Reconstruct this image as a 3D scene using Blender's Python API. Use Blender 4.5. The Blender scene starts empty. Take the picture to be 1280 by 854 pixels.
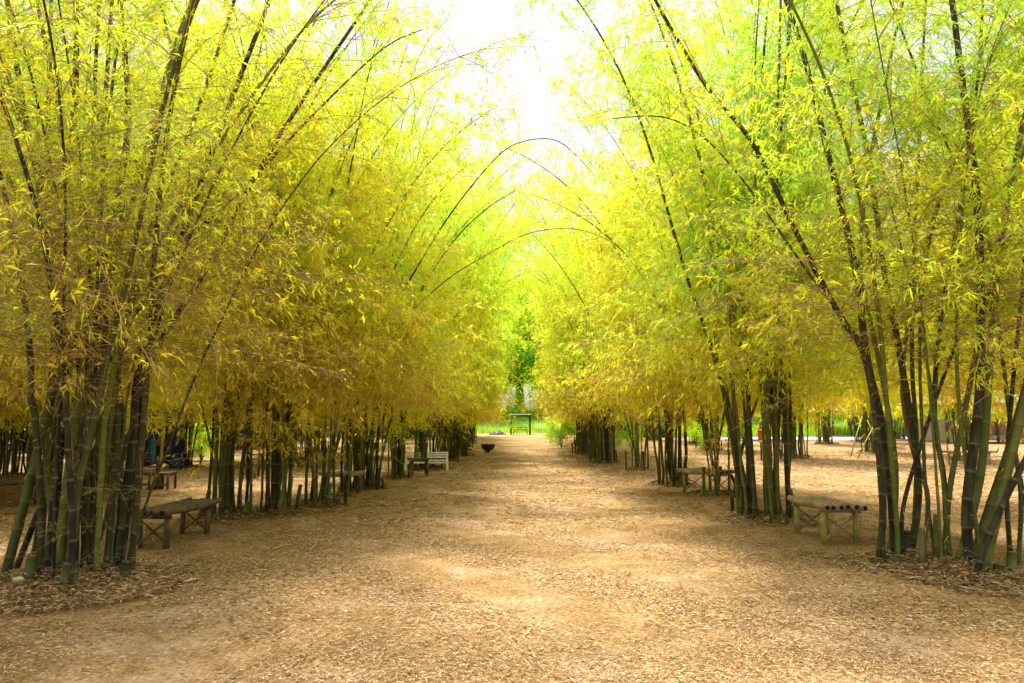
import bpy, math, random
import numpy as np
from mathutils import Vector

C = bpy.context.scene.collection
R = math.radians

# ------------------------------------------------------------------ camera
F, CXp, CYp, HOR, CAMH = 900.0, 640.0, 427.0, 525.0, 1.7
PITCH = math.atan((HOR - CYp) / F)
cam = bpy.data.cameras.new('camera')
cam.sensor_width = 36; cam.lens = F / 1280 * 36
cam.clip_start = 0.05; cam.clip_end = 3000
co = bpy.data.objects.new('camera', cam); C.objects.link(co)
co.location = (0, 0, CAMH); co.rotation_euler = (R(90) + PITCH, 0, 0)
bpy.context.scene.camera = co

# ------------------------------------------------------------------ light
SUN_EL, SUN_AZ = R(63), R(-14)          # azimuth measured from +Y (view direction) towards +X
sd = bpy.data.lights.new('sun', 'SUN'); sd.energy = 4.0; sd.angle = R(5); sd.color = (1, .94, .82)
so = bpy.data.objects.new('sun', sd); C.objects.link(so)
sv = Vector((math.sin(SUN_AZ) * math.cos(SUN_EL), math.cos(SUN_AZ) * math.cos(SUN_EL), math.sin(SUN_EL)))
so.rotation_euler = sv.to_track_quat('Z', 'Y').to_euler(); so.location = sv * 60

w = bpy.data.worlds.new('World'); bpy.context.scene.world = w; w.use_nodes = True
nt = w.node_tree; nt.nodes.clear()
def N(nt, t, **k):
    n = nt.nodes.new(t)
    for a, b in k.items(): setattr(n, a, b)
    return n
sky = N(nt, 'ShaderNodeTexSky', sky_type='NISHITA', sun_disc=False, sun_elevation=SUN_EL, sun_rotation=SUN_AZ)
tc = N(nt, 'ShaderNodeTexCoord'); mp = N(nt, 'ShaderNodeMapping'); mp.inputs['Scale'].default_value = (1, 1, 2.2)
ns = N(nt, 'ShaderNodeTexNoise'); ns.inputs['Scale'].default_value = 2.6; ns.inputs['Detail'].default_value = 6
rp = N(nt, 'ShaderNodeValToRGB'); rp.color_ramp.elements[0].position = .33; rp.color_ramp.elements[1].position = .56
rp.color_ramp.elements[0].color = (.25, .25, .25, 1)
mx = N(nt, 'ShaderNodeMix', data_type='RGBA'); # bright hazy cloud, about four times as bright overhead as near the horizon
sx = N(nt, 'ShaderNodeSeparateXYZ'); cr_ = N(nt, 'ShaderNodeFloatCurve')
pts_ = cr_.mapping.curves[0].points
pts_[0].location = (0, .18); pts_[1].location = (1, 1); pts_.new(.15, .185); pts_.new(.34, .232); pts_.new(.52, .32); cr_.mapping.update()
cm = N(nt, 'ShaderNodeMix', data_type='RGBA'); cm.inputs['A'].default_value = (0, 0, 0, 1); cm.inputs['B'].default_value = (18.2, 18.0, 18.3, 1)
nt.links.new(tc.outputs['Generated'], sx.inputs[0]); nt.links.new(sx.outputs['Z'], cr_.inputs['Value']); nt.links.new(cr_.outputs[0], cm.inputs['Factor']); nt.links.new(cm.outputs['Result'], mx.inputs['B'])
bg = N(nt, 'ShaderNodeBackground'); bg.inputs['Strength'].default_value = .1
wo = N(nt, 'ShaderNodeOutputWorld')
L = nt.links.new
L(tc.outputs['Generated'], mp.inputs['Vector']); L(mp.outputs['Vector'], ns.inputs['Vector'])
L(ns.outputs['Fac'], rp.inputs['Fac']); L(rp.outputs['Color'], mx.inputs['Factor'])
L(sky.outputs['Color'], mx.inputs['A']); L(mx.outputs['Result'], bg.inputs['Color']); L(bg.outputs[0], wo.inputs[0])

sc = bpy.context.scene
sc.view_settings.view_transform = 'Standard'; sc.view_settings.look = 'None'
sc.view_settings.exposure = 1.22; sc.view_settings.gamma = 1
sc.render.engine = 'CYCLES'
cy = sc.cycles
cy.max_bounces = 7; cy.diffuse_bounces = 4; cy.glossy_bounces = 1; cy.transmission_bounces = 5; cy.transparent_max_bounces = 4
cy.use_denoising = True; cy.caustics_reflective = False; cy.caustics_refractive = False
cy.use_adaptive_sampling = True; cy.adaptive_threshold = 0.04
cy.sample_clamp_indirect = 6

# ------------------------------------------------------------------ helpers
def P(px, py, Y):
    """world point seen at pixel (1280x854 frame) at distance Y"""
    d = np.array([(px - CXp) / F, 1.0, -(py - CYp) / F])
    c, s = math.cos(PITCH), math.sin(PITCH)
    d = np.array([d[0], d[1] * c - d[2] * s, d[1] * s + d[2] * c])
    k = Y / d[1]
    return np.array([d[0] * k, Y, CAMH + d[2] * k])
def G(px, py):
    """ground point under a pixel"""
    q = P(px, py, 1.0); dz = q[2] - CAMH
    k = -CAMH / dz
    return np.array([q[0] * k, k, 0.0])

def mesh(name, V, Fc, mat=None, parent=None, tone=None, tone_dom='FACE', smooth=False, loc=None, attr2=None, smoothmask=None):
    V = np.asarray(V, np.float32).reshape(-1, 3)
    me = bpy.data.meshes.new(name)
    if isinstance(Fc, np.ndarray) and Fc.ndim == 2:
        n, k = Fc.shape
        me.vertices.add(len(V)); me.vertices.foreach_set('co', V.ravel())
        me.loops.add(n * k); me.loops.foreach_set('vertex_index', Fc.astype(np.int32).ravel())
        me.polygons.add(n); me.polygons.foreach_set('loop_start', np.arange(0, n * k, k, dtype=np.int32))
        me.polygons.foreach_set('loop_total', np.full(n, k, np.int32))
        me.update(calc_edges=True)
    else:
        me.from_pydata([tuple(map(float, v)) for v in V], [], [tuple(int(i) for i in f) for f in Fc]); me.update()
    if smooth: me.polygons.foreach_set('use_smooth', np.ones(len(me.polygons), bool))
    if tone is not None:
        a = me.attributes.new('tone', 'FLOAT', tone_dom); a.data.foreach_set('value', np.asarray(tone, np.float32))
    if attr2 is not None:
        a = me.attributes.new('along', 'FLOAT', 'POINT'); a.data.foreach_set('value', np.asarray(attr2, np.float32))
    if mat: me.materials.append(mat)
    o = bpy.data.objects.new(name, me); C.objects.link(o)
    if parent is not None: o.parent = parent
    if loc is not None: o.location = loc
    return o

def tag(o, label, cat=None, group=None, kind=None):
    if label: o['label'] = label
    if cat: o['category'] = cat
    if group: o['group'] = group
    if kind: o['kind'] = kind
    return o
def empty(name, loc=(0, 0, 0), rz=0):
    o = bpy.data.objects.new(name, None); C.objects.link(o)
    o.empty_display_size = .2
    o.location = [float(v) for v in loc]; o.rotation_euler = (0, 0, rz); return o
def dup(root, loc, rz=0, s=1.0, sz=None):
    r = root.copy(); C.objects.link(r); r.location = [float(v) for v in loc]
    r.rotation_euler = (0, 0, rz); r.scale = (s, s, sz or s)
    for k in ('label', 'group'):
        if k in r: del r[k]
    for ch in list(root.children):
        c = ch.copy(); C.objects.link(c); c.parent = r
        for g in list(ch.children):
            d = g.copy(); C.objects.link(d); d.parent = c
    return r

class MB:
    def __init__(s): s.v = []; s.f = []; s.n = 0
    def add(s, V, Fc):
        s.v += [tuple(map(float, v)) for v in V]; s.f += [tuple(int(i) + s.n for i in f) for f in Fc]; s.n += len(V); return s
    def box(s, cx, cy_, cz, sx, sy, sz, rz=0.0, bev=0.0):
        x, y, z = sx / 2, sy / 2, sz / 2
        c, n = math.cos(rz), math.sin(rz)
        if bev <= 0:
            q = [(-x, -y, -z), (x, -y, -z), (x, y, -z), (-x, y, -z), (-x, -y, z), (x, -y, z), (x, y, z), (-x, y, z)]
            f = [(0, 3, 2, 1), (4, 5, 6, 7), (0, 1, 5, 4), (1, 2, 6, 5), (2, 3, 7, 6), (3, 0, 4, 7)]
        else:
            b = min(bev, x * .9, y * .9, z * .9); q = []
            for (zz, e) in ((-z, b), (-z + b, 0), (z - b, 0), (z, b)):
                X, Yq = x - e, y - e
                q += [(-X + b, -Yq, zz), (X - b, -Yq, zz), (X, -Yq + b, zz), (X, Yq - b, zz), (X - b, Yq, zz), (-X + b, Yq, zz), (-X, Yq - b, zz), (-X, -Yq + b, zz)]
            f = [tuple(range(7, -1, -1)), tuple(range(24, 32))]
            for r in range(3):
                for i in range(8): f.append((r * 8 + i, r * 8 + (i + 1) % 8, r * 8 + 8 + (i + 1) % 8, r * 8 + 8 + i))
        return s.add([(cx + a * c - b_ * n, cy_ + a * n + b_ * c, cz + d) for a, b_, d in q], f)
    def tube(s, pts, rad, sides=8, cap=True):
        V, Fc = tube(np.array(pts, float), rad, sides, cap); return s.add(V, Fc)
    def build(s, name, mat, parent=None, smooth=False, tone=None):
        return mesh(name, np.array(s.v), s.f, mat, parent, smooth=smooth)

def frames(pts):
    t = np.gradient(pts, axis=0); t /= np.linalg.norm(t, axis=1)[:, None] + 1e-9
    ref = np.array([1.0, 0.15, 0.05]) if abs(t[:, 0]).mean() < .8 else np.array([0, 0, 1.0])
    a = np.cross(t, ref); a /= np.linalg.norm(a, axis=1)[:, None] + 1e-9
    return t, a, np.cross(t, a)
def tube(pts, rad, sides=8, cap=True):
    rad = np.broadcast_to(np.asarray(rad, float), (len(pts),))
    t, a, b = frames(pts)
    th = np.arange(sides) * 2 * math.pi / sides
    V = pts[:, None] + rad[:, None, None] * (np.cos(th)[None, :, None] * a[:, None] + np.sin(th)[None, :, None] * b[:, None])
    Fc = []
    n = len(pts)
    for i in range(n - 1):
        for j in range(sides):
            k = (j + 1) % sides
            Fc.append((i * sides + j, (i + 1) * sides + j, (i + 1) * sides + k, i * sides + k))
    if cap: Fc += [tuple(range(sides)), tuple(range(n * sides - 1, (n - 1) * sides - 1, -1))]
    return V.reshape(-1, 3), Fc

# ------------------------------------------------------------------ materials
def newmat(name):
    m = bpy.data.materials.new(name); m.use_nodes = True
    nt = m.node_tree; nt.nodes.clear()
    return m, nt, nt.links.new
def ramp(nt, stops):
    r = N(nt, 'ShaderNodeValToRGB'); e = r.color_ramp.elements
    while len(e) < len(stops): e.new(.5)
    for i, (p, c) in enumerate(stops): e[i].position = p; e[i].color = (*c, 1)
    return r
def simple(name, c1, c2, scale=8, rough=.7, bump=.2, stretch=(1, 1, 1), metal=0, detail=5):
    m, nt, L = newmat(name)
    tc = N(nt, 'ShaderNodeTexCoord'); mp = N(nt, 'ShaderNodeMapping'); mp.inputs['Scale'].default_value = stretch
    n = N(nt, 'ShaderNodeTexNoise'); n.inputs['Scale'].default_value = scale; n.inputs['Detail'].default_value = detail
    r = ramp(nt, [(.3, c1), (.7, c2)])
    p = N(nt, 'ShaderNodeBsdfPrincipled'); p.inputs['Roughness'].default_value = rough; p.inputs['Metallic'].default_value = metal
    b = N(nt, 'ShaderNodeBump'); b.inputs['Strength'].default_value = bump; b.inputs['Distance'].default_value = .02
    o = N(nt, 'ShaderNodeOutputMaterial')
    L(tc.outputs['Object'], mp.inputs[0]); L(mp.outputs[0], n.inputs['Vector']); L(n.outputs['Fac'], r.inputs['Fac'])
    L(r.outputs[0], p.inputs['Base Color']); L(n.outputs['Fac'], b.inputs['Height']); L(b.outputs[0], p.inputs['Normal']); L(p.outputs[0], o.inputs[0])
    return m

def leaf_mat(name, stops, trans=.5, tmul=1.15, objvar=0):
    m, nt, L = newmat(name)
    a = N(nt, 'ShaderNodeAttribute', attribute_name='tone')
    r = ramp(nt, stops)
    p = N(nt, 'ShaderNodeBsdfPrincipled'); p.inputs['Roughness'].default_value = .5; p.inputs['Specular IOR Level'].default_value = .25
    t = N(nt, 'ShaderNodeBsdfTranslucent')
    g = N(nt, 'ShaderNodeMix', data_type='RGBA', blend_type='MULTIPLY'); g.inputs['Factor'].default_value = 1; g.inputs['B'].default_value = (tmul * .98, tmul, tmul * .7, 1)
    x = N(nt, 'ShaderNodeMixShader'); x.inputs[0].default_value = trans
    o = N(nt, 'ShaderNodeOutputMaterial')
    oi = N(nt, 'ShaderNodeObjectInfo'); mr = N(nt, 'ShaderNodeMapRange'); mr.inputs['To Min'].default_value = -objvar; mr.inputs['To Max'].default_value = objvar
    ad = N(nt, 'ShaderNodeMath', operation='ADD', use_clamp=True)
    L(oi.outputs['Random'], mr.inputs['Value']); L(a.outputs['Fac'], ad.inputs[0]); L(mr.outputs[0], ad.inputs[1])
    L(ad.outputs[0], r.inputs['Fac']); L(r.outputs[0], p.inputs['Base Color']); L(r.outputs[0], g.inputs['A']); L(g.outputs['Result'], t.inputs['Color'])
    L(p.outputs[0], x.inputs[1]); L(t.outputs[0], x.inputs[2]); L(x.outputs[0], o.inputs[0])
    return m
M_LEAF = leaf_mat('bamboo_leaf', [(0, (.44, .25, .05)), (.18, (.76, .54, .04)), (.34, (.84, .74, .03)), (.55, (.76, .82, .035)), (.78, (.56, .80, .05)), (1, (.34, .62, .08))], .58, objvar=.16)
M_TREE = leaf_mat('tree_leaf', [(0, (.56, .70, .05)), (.5, (.50, .72, .05)), (1, (.28, .50, .06))], .55)
M_LITTER = leaf_mat('litter_leaf', [(0, (.12, .068, .03)), (.22, (.31, .185, .078)), (.5, (.48, .305, .13)), (.8, (.60, .42, .21)), (1, (.72, .56, .36))], .12, 1)
M_GRASS = leaf_mat('grass_blade', [(0, (.26, .40, .02)), (.6, (.34, .56, .03)), (1, (.5, .6, .05))], .4)

def culm_material(name, stops):
    m, nt, L = newmat(name)
    al = N(nt, 'ShaderNodeAttribute', attribute_name='along')
    oi = N(nt, 'ShaderNodeObjectInfo')
    base = ramp(nt, stops)
    L(oi.outputs['Random'], base.inputs['Fac'])
    tc = N(nt, 'ShaderNodeTexCoord'); mp = N(nt, 'ShaderNodeMapping'); mp.inputs['Scale'].default_value = (14, 14, 3)
    n = N(nt, 'ShaderNodeTexNoise'); n.inputs['Scale'].default_value = 1.0; n.inputs['Detail'].default_value = 5
    L(tc.outputs['Object'], mp.inputs[0]); L(mp.outputs[0], n.inputs['Vector'])
    # weathered blotches
    rb = ramp(nt, [(.45, (0, 0, 0)), (.66, (1, 1, 1))]); L(n.outputs['Fac'], rb.inputs['Fac'])
    k = N(nt, 'ShaderNodeMath', operation='MULTIPLY'); k.inputs[1].default_value = .3; L(rb.outputs[0], k.inputs[0])
    mx = N(nt, 'ShaderNodeMix', data_type='RGBA'); mx.inputs['B'].default_value = (.17, .165, .06, 1)
    L(k.outputs[0], mx.inputs['Factor']); L(base.outputs[0], mx.inputs['A'])
    # node rings
    fr = N(nt, 'ShaderNodeMath', operation='FRACT'); L(al.outputs['Fac'], fr.inputs[0])
    rr = ramp(nt, [(0, (.25, .25, .25)), (.03, (0, 0, 0)), (.90, (0, 0, 0)), (.97, (.55, .55, .55)), (1, (.2, .2, .2))]); L(fr.outputs[0], rr.inputs['Fac'])
    m2 = N(nt, 'ShaderNodeMix', data_type='RGBA'); m2.inputs['B'].default_value = (.26, .23, .14, 1)
    L(rr.outputs[0], m2.inputs['Factor']); L(mx.outputs['Result'], m2.inputs['A'])
    p = N(nt, 'ShaderNodeBsdfPrincipled'); p.inputs['Roughness'].default_value = .6; p.inputs['Specular IOR Level'].default_value = .3
    b = N(nt, 'ShaderNodeBump'); b.inputs['Strength'].default_value = .25; b.inputs['Distance'].default_value = .01
    L(n.outputs['Fac'], b.inputs['Height']); L(b.outputs[0], p.inputs['Normal'])
    o = N(nt, 'ShaderNodeOutputMaterial'); L(m2.outputs['Result'], p.inputs['Base Color']); L(p.outputs[0], o.inputs[0])
    return m
M_CULM = culm_material('bamboo_culm', [(0, (.014, .013, .007)), (.2, (.035, .034, .011)), (.4, (.065, .075, .013)), (.65, (.085, .108, .014)), (.80, (.12, .145, .02)), (.95, (.13, .12, .03)), (1, (.19, .15, .06))])
M_CULM_OLD_SHADED = culm_material('old_shaded_culm', [(0, (.008, .007, .006)), (.5, (.018, .015, .009)), (.8, (.035, .03, .012)), (1, (.06, .07, .014))])  # old dark stems; the near left clump's shade is put into this colour
M_TWIG = simple('twig', (.24, .15, .045), (.50, .35, .10), 3, .7, 0)
M_TWIGY = simple('golden_twig', (.34, .26, .06), (.56, .47, .12), 3, .7, 0)
M_ROOT = simple('root_soil', (.04, .025, .012), (.36, .22, .09), 22, .95, 1.0, detail=9)
M_BARK = simple('bark', (.03, .022, .014), (.12, .085, .05), 6, .9, .6, (6, 6, 1))
M_POLE = simple('weathered_bamboo', (.20, .135, .085), (.46, .34, .24), 7, .6, .4, (1, 1, 1))
M_POLED = simple('dark_bamboo', (.045, .03, .018), (.17, .115, .06), 7, .6, .4)
M_LEG = simple('greenish_bamboo', (.26, .23, .05), (.50, .42, .10), 7, .55, .3)
M_HOLE_SHADE = simple('hollow_shade', (.006, .005, .004), (.012, .01, .008), 5, .9, 0)  # near-black colour for the shade inside the pole ends
M_WHITE = simple('white_paint', (.78, .76, .72), (.88, .86, .83), 9, .5, .1)
M_IRON = simple('black_iron', (.012, .011, .011), (.035, .028, .024), 12, .6, .3)
M_WOODD = simple('dark_wood', (.025, .018, .012), (.075, .05, .032), 8, .7, .4, (1, 1, 4))
M_WOODR = simple('brown_wood', (.08, .045, .028), (.20, .12, .075), 8, .7, .4)
M_TARP = simple('navy_tarp', (.006, .012, .06), (.012, .03, .13), 3, .5, .3)
M_ORANGE = simple('orange_cloth', (.16, .04, .02), (.24, .07, .03), 5, .8, .1)
M_BLUE = simple('blue_cloth', (.01, .13, .28), (.02, .22, .42), 6, .7, .2, (4, 4, 1))
M_RED = simple('red_cloth', (.34, .02, .012), (.5, .05, .03), 6, .7, .2)
M_METAL = simple('roof_metal', (.42, .42, .46), (.62, .62, .68), 3, .45, .1)
M_WALL = simple('brown_panel', (.13, .075, .045), (.22, .14, .08), 4, .8, .3)
M_ROAD = simple('concrete', (.5, .47, .48), (.66, .62, .62), 2, .85, .2)
M_MAROON = simple('maroon_plastic', (.10, .006, .008), (.14, .01, .014), 5, .35, 0)
M_CUP = simple('white_plastic', (.7, .66, .64), (.8, .77, .75), 5, .35, 0)
M_BOTTLE = simple('pale_green_plastic', (.42, .44, .18), (.5, .5, .24), 5, .35, 0)
M_GREY = simple('grey_metal', (.3, .31, .33), (.4, .41, .43), 5, .5, .1)

M_SHADE = leaf_mat('shaded_leaf', [(0, (.05, .09, .015)), (.6, (.022, .045, .01)), (1, (.012, .022, .008))], .25)  # leaf colour darkened to carry the shade at the back of the grove
def ground_mat():
    m, nt, L = newmat('leaf_strewn_earth')
    tc = N(nt, 'ShaderNodeTexCoord')
    def noise(s, d=6, sc=(1, 1, 1), r=.6):
        mp = N(nt, 'ShaderNodeMapping'); mp.inputs['Scale'].default_value = sc
        n = N(nt, 'ShaderNodeTexNoise'); n.inputs['Scale'].default_value = s; n.inputs['Detail'].default_value = d; n.inputs['Roughness'].default_value = r
        L(tc.outputs['Object'], mp.inputs[0]); L(mp.outputs[0], n.inputs['Vector']); return n
    fine = noise(26, 8, (1, 1, 1), .75)
    r1 = ramp(nt, [(.30, (.08, .042, .018)), (.44, (.26, .15, .062)), (.58, (.44, .28, .122)), (.74, (.60, .43, .22))])
    L(fine.outputs['Fac'], r1.inputs['Fac'])
    big = noise(.55, 5)
    r2 = ramp(nt, [(.50, (0, 0, 0)), (.68, (1, 1, 1))]); L(big.outputs['Fac'], r2.inputs['Fac'])
    k = N(nt, 'ShaderNodeMath', operation='MULTIPLY'); k.inputs[1].default_value = .55; L(r2.outputs[0], k.inputs[0])
    mx = N(nt, 'ShaderNodeMix', data_type='RGBA'); mx.inputs['B'].default_value = (.50, .36, .27, 1)
    L(k.outputs[0], mx.inputs['Factor']); L(r1.outputs[0], mx.inputs['A'])
    med = noise(2.2, 4)
    r3 = ramp(nt, [(.3, (.72, .70, .62)), (.65, (1.12, 1.1, 1.08))]); L(med.outputs['Fac'], r3.inputs['Fac'])
    m3 = N(nt, 'ShaderNodeMix', data_type='RGBA', blend_type='MULTIPLY'); m3.inputs['Factor'].default_value = 1
    L(mx.outputs['Result'], m3.inputs['A']); L(r3.outputs[0], m3.inputs['B'])
    p = N(nt, 'ShaderNodeBsdfPrincipled'); p.inputs['Roughness'].default_value = .9; p.inputs['Specular IOR Level'].default_value = .15
    b = N(nt, 'ShaderNodeBump'); b.inputs['Strength'].default_value = .9; b.inputs['Distance'].default_value = .03
    L(fine.outputs['Fac'], b.inputs['Height']); L(b.outputs[0], p.inputs['Normal'])
    o = N(nt, 'ShaderNodeOutputMaterial'); L(m3.outputs['Result'], p.inputs['Base Color']); L(p.outputs[0], o.inputs[0])
    return m
M_GROUND = ground_mat()
M_FIELD = simple('field_green', (.16, .30, .02), (.34, .50, .04), 1.2, .9, .5)

# ------------------------------------------------------------------ ground
def gz(x, y):
    x = np.asarray(x, float); y = np.asarray(y, float)
    u = .025 * np.sin(x * 1.1 + .6 * y) * np.cos(y * .8) + .018 * np.sin(x * 2.3 - y * 1.7) + .03 * np.sin(x * .31) * np.sin(y * .23 + 1)
    return u
xs = np.concatenate([-np.geomspace(1200, 26, 26), np.arange(-25, 25.01, .35), np.geomspace(26, 1200, 26)])
ys = np.concatenate([-np.geomspace(600, 5, 14), np.arange(-4, 60, .35), np.geomspace(61, 92, 14)])
def grid(xs, ys, zf, name, mat, kind='structure'):
    X, Yg = np.meshgrid(xs, ys); Z = zf(X, Yg)
    V = np.stack([X, Yg, Z], -1).reshape(-1, 3)
    nx, ny = len(xs), len(ys)
    i = np.arange(nx - 1)[None, :] + nx * np.arange(ny - 1)[:, None]
    Fc = np.stack([i, i + 1, i + nx + 1, i + nx], -1).reshape(-1, 4)
    o = mesh(name, V, Fc, mat, smooth=True); tag(o, None, kind=kind); return o
g = grid(xs, ys, lambda x, y: gz(x, y) * np.clip((90 - y) / 20, 0, 1), 'ground', M_GROUND)
g['label'] = 'earth path and grove floor strewn with dry bamboo leaves'
def fieldz(x, y):
    d = np.clip((y - 93) / 60, 0, 1)
    return -.02 + 4.2 * d * d * (3 - 2 * d) + .15 * np.sin(x * .35) * np.sin(y * .3) * np.clip((y - 92) / 6, 0, 1)
f_ = grid(np.concatenate([-np.geomspace(1200, 62, 16), np.arange(-60, 91, 3), np.geomspace(95, 1200, 16)]),
          np.concatenate([np.arange(89.5, 160, 2), np.geomspace(165, 2500, 20)]), fieldz, 'field', M_FIELD)
f_['label'] = 'bright green field rising behind the grove'

rng = np.random.default_rng(7)
def nrm(a): return a / (np.linalg.norm(a, axis=-1, keepdims=True) + 1e-9)

def blades(pos, d, ln, wd, up, rng, fold=.15, curl=.1):
    """one folded lance-shaped quad per leaf"""
    side = nrm(np.cross(d, up)); nn = np.cross(side, d)
    mid = pos + d * (ln * .42)[:, None]
    tip = pos + d * ln[:, None]; tip[:, 2] -= curl * ln
    a = mid + side * wd[:, None] + nn * (fold * wd)[:, None]
    b = mid - side * wd[:, None] + nn * (fold * wd)[:, None]
    V = np.stack([pos, a, tip, b], 1).reshape(-1, 3)
    Fc = np.arange(len(pos) * 4).reshape(-1, 4)
    return V, Fc

# leaf litter: loose dry leaves on the floor, more and smaller near the camera
def litter():
    Ps, Ls = [], []
    for (y0, y1, dens, sz) in ((2.2, 6, 4200, .036), (6, 12, 1900, .045), (12, 22, 260, .085), (22, 42, 60, .12)):
        area = (y1 - y0) * ((y0 + y1) * .95 + 5)
        n = int(area * dens)
        y = rng.uniform(y0, y1, n); x = rng.uniform(-1, 1, n) * (.9 * y + 2.5)
        # thin out on the bare patches
        q = np.sin(x * 1.3 + 2 * np.sin(y * .7)) * np.sin(y * 1.1 + 1.5 * np.sin(x * .9)) + .5 * np.sin(x * 3.1 + y * 2.3)
        keep = rng.random(n) < np.clip(.62 + .55 * q, .10, 1)
        x, y = x[keep], y[keep]
        Ps.append(np.stack([x, y, gz(x, y) + rng.uniform(.003, .022, len(x))], 1)); Ls.append(rng.uniform(.55, 1.6, len(x)) * sz)
    for (px, py, rad, nn) in ((100, 728, 1.2, 9000), (1142, 710, .9, 5000), (1212, 722, .9, 5000), (285, 648, .8, 2500), (345, 644, .8, 2500), (955, 650, .9, 3500)):
        c = G(px, py); a = rng.uniform(0, 6.28, nn); q = rad * np.sqrt(rng.random(nn)) * 1.0
        Ps.append(np.stack([c[0] + q * np.cos(a), c[1] + q * np.sin(a), .02 + .17 * np.clip(1 - q / rad, 0, 1) * (.6 + .6 * rng.random(nn))], 1)); Ls.append(rng.uniform(.55, 1.7, nn) * .07)
    p = np.concatenate(Ps); ln = np.concatenate(Ls); n = len(p)
    a = rng.uniform(0, 2 * math.pi, n)
    d = nrm(np.stack([np.cos(a), np.sin(a), rng.normal(0, .16, n)], 1))
    up = nrm(np.stack([rng.normal(0, .35, n), rng.normal(0, .35, n), np.ones(n)], 1))
    V, Fc = blades(p, d, ln, ln * rng.uniform(.055, .11, n), up, rng, .5, .04)
    t = np.clip(rng.normal(.5, .27, n), 0, 1)
    o = mesh('leaf_litter', V, Fc, M_LITTER, tone=t); tag(o, 'dry straw coloured bamboo leaves scattered over the path', kind='stuff')
litter()

def grassy():
    n = 60000
    y = 90 + 55 * rng.random(n) ** 1.6; x = rng.uniform(-45, 110, n)
    p = np.stack([x, y, fieldz(x, y)], 1)
    d = nrm(np.stack([rng.normal(0, .25, n), rng.normal(0, .25, n), np.ones(n)], 1))
    ln = rng.uniform(.3, 1.0, n)
    V, Fc = blades(p, d, ln, ln * .07, nrm(rng.normal(0, 1, (n, 3))), rng, .2, .1)
    o = mesh('tall_grass', V, Fc, M_GRASS, tone=rng.random(n)); tag(o, 'bright green grass growing in the field', kind='stuff')
grassy()

# ------------------------------------------------------------------ bamboo
def catmull(pts, step=.12):
    p = np.array(pts, float)
    p = np.vstack([2 * p[0] - p[1], p, 2 * p[-1] - p[-2]])
    out = []
    for i in range(1, len(p) - 2):
        a, b, c, d = p[i - 1:i + 3]
        n = max(2, int(np.linalg.norm(c - b) / step))
        t = np.linspace(0, 1, n, endpoint=False)[:, None]
        out.append(.5 * (2 * b + (c - a) * t + (2 * a - 5 * b + 4 * c - d) * t * t + (3 * b - a - 3 * c + d) * t ** 3))
    return np.vstack(out + [p[-2][None]])

def resample(p, step):
    s = np.concatenate([[0], np.cumsum(np.linalg.norm(np.diff(p, axis=0), axis=1))])
    n = max(3, int(s[-1] / step) + 1); q = np.linspace(0, s[-1], n)
    return np.stack([np.interp(q, s, p[:, k]) for k in range(3)], 1), q

def culm_obj(path, r0, parent, sides=7, node=.34, name='culm', taper=.75, mat=None):
    """a jointed bamboo stem: three rings per internode, swelling at the node"""
    _, q = resample(path, .1); Lt = q[-1]
    ks = []
    nn = max(2, int(Lt / node))
    for i in range(nn):
        ks += [i + .0, i + .05, i + .55, i + .96]
    ks = np.array(ks + [nn]); s = ks / nn * Lt
    sp = np.concatenate([[0], np.cumsum(np.linalg.norm(np.diff(path, axis=0), axis=1))])
    pts = np.stack([np.interp(s, sp, path[:, k]) for k in range(3)], 1)
    rr = r0 * (1 - taper * (s / Lt) ** 1.25)
    bul = np.where((ks % 1) < .01, 1.16, 1.0); rr = rr * bul
    V, Fc = tube(pts, rr, sides)
    return mesh(name, V, Fc, mat or M_CULM, parent, smooth=True, attr2=np.repeat(ks, sides))

def rand_culm(rng, rb, height, lean, arch, az=None, wob=.05):
    az = rng.uniform(0, 2 * math.pi) if az is None else az
    r = rb * math.sqrt(rng.random()); a2 = az + rng.normal(0, .7)
    base = np.array([r * math.cos(a2), r * math.sin(a2), -.08])
    n = 40; Lc = height * rng.uniform(.8, 1.15)
    t0 = rng.normal(lean, .06); t1 = arch * rng.uniform(.5, 1.4); kink = rng.normal(0, .05, n + 1); tw = rng.uniform(.2, .6); bw = rng.normal(0, .09)
    ds = Lc / n; p = [base]; ph = rng.uniform(0, 6.28)
    for i in range(n):
        u = i / n
        tau = t0 * (1 - .6 * math.exp(-u * 8)) + t1 * u ** 2.2
        tau += bw * math.sin(ph + u * 11) * (1 - u) - tw * max(0, .05 - u) * 14 * .7 + kink[i] * (1 - u)
        az_ = az + wob * math.sin(ph + u * 7) * 3
        d = np.array([math.sin(tau) * math.cos(az_), math.sin(tau) * math.sin(az_), math.cos(tau)])
        p.append(p[-1] + d * ds)
    return np.array(p)

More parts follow.
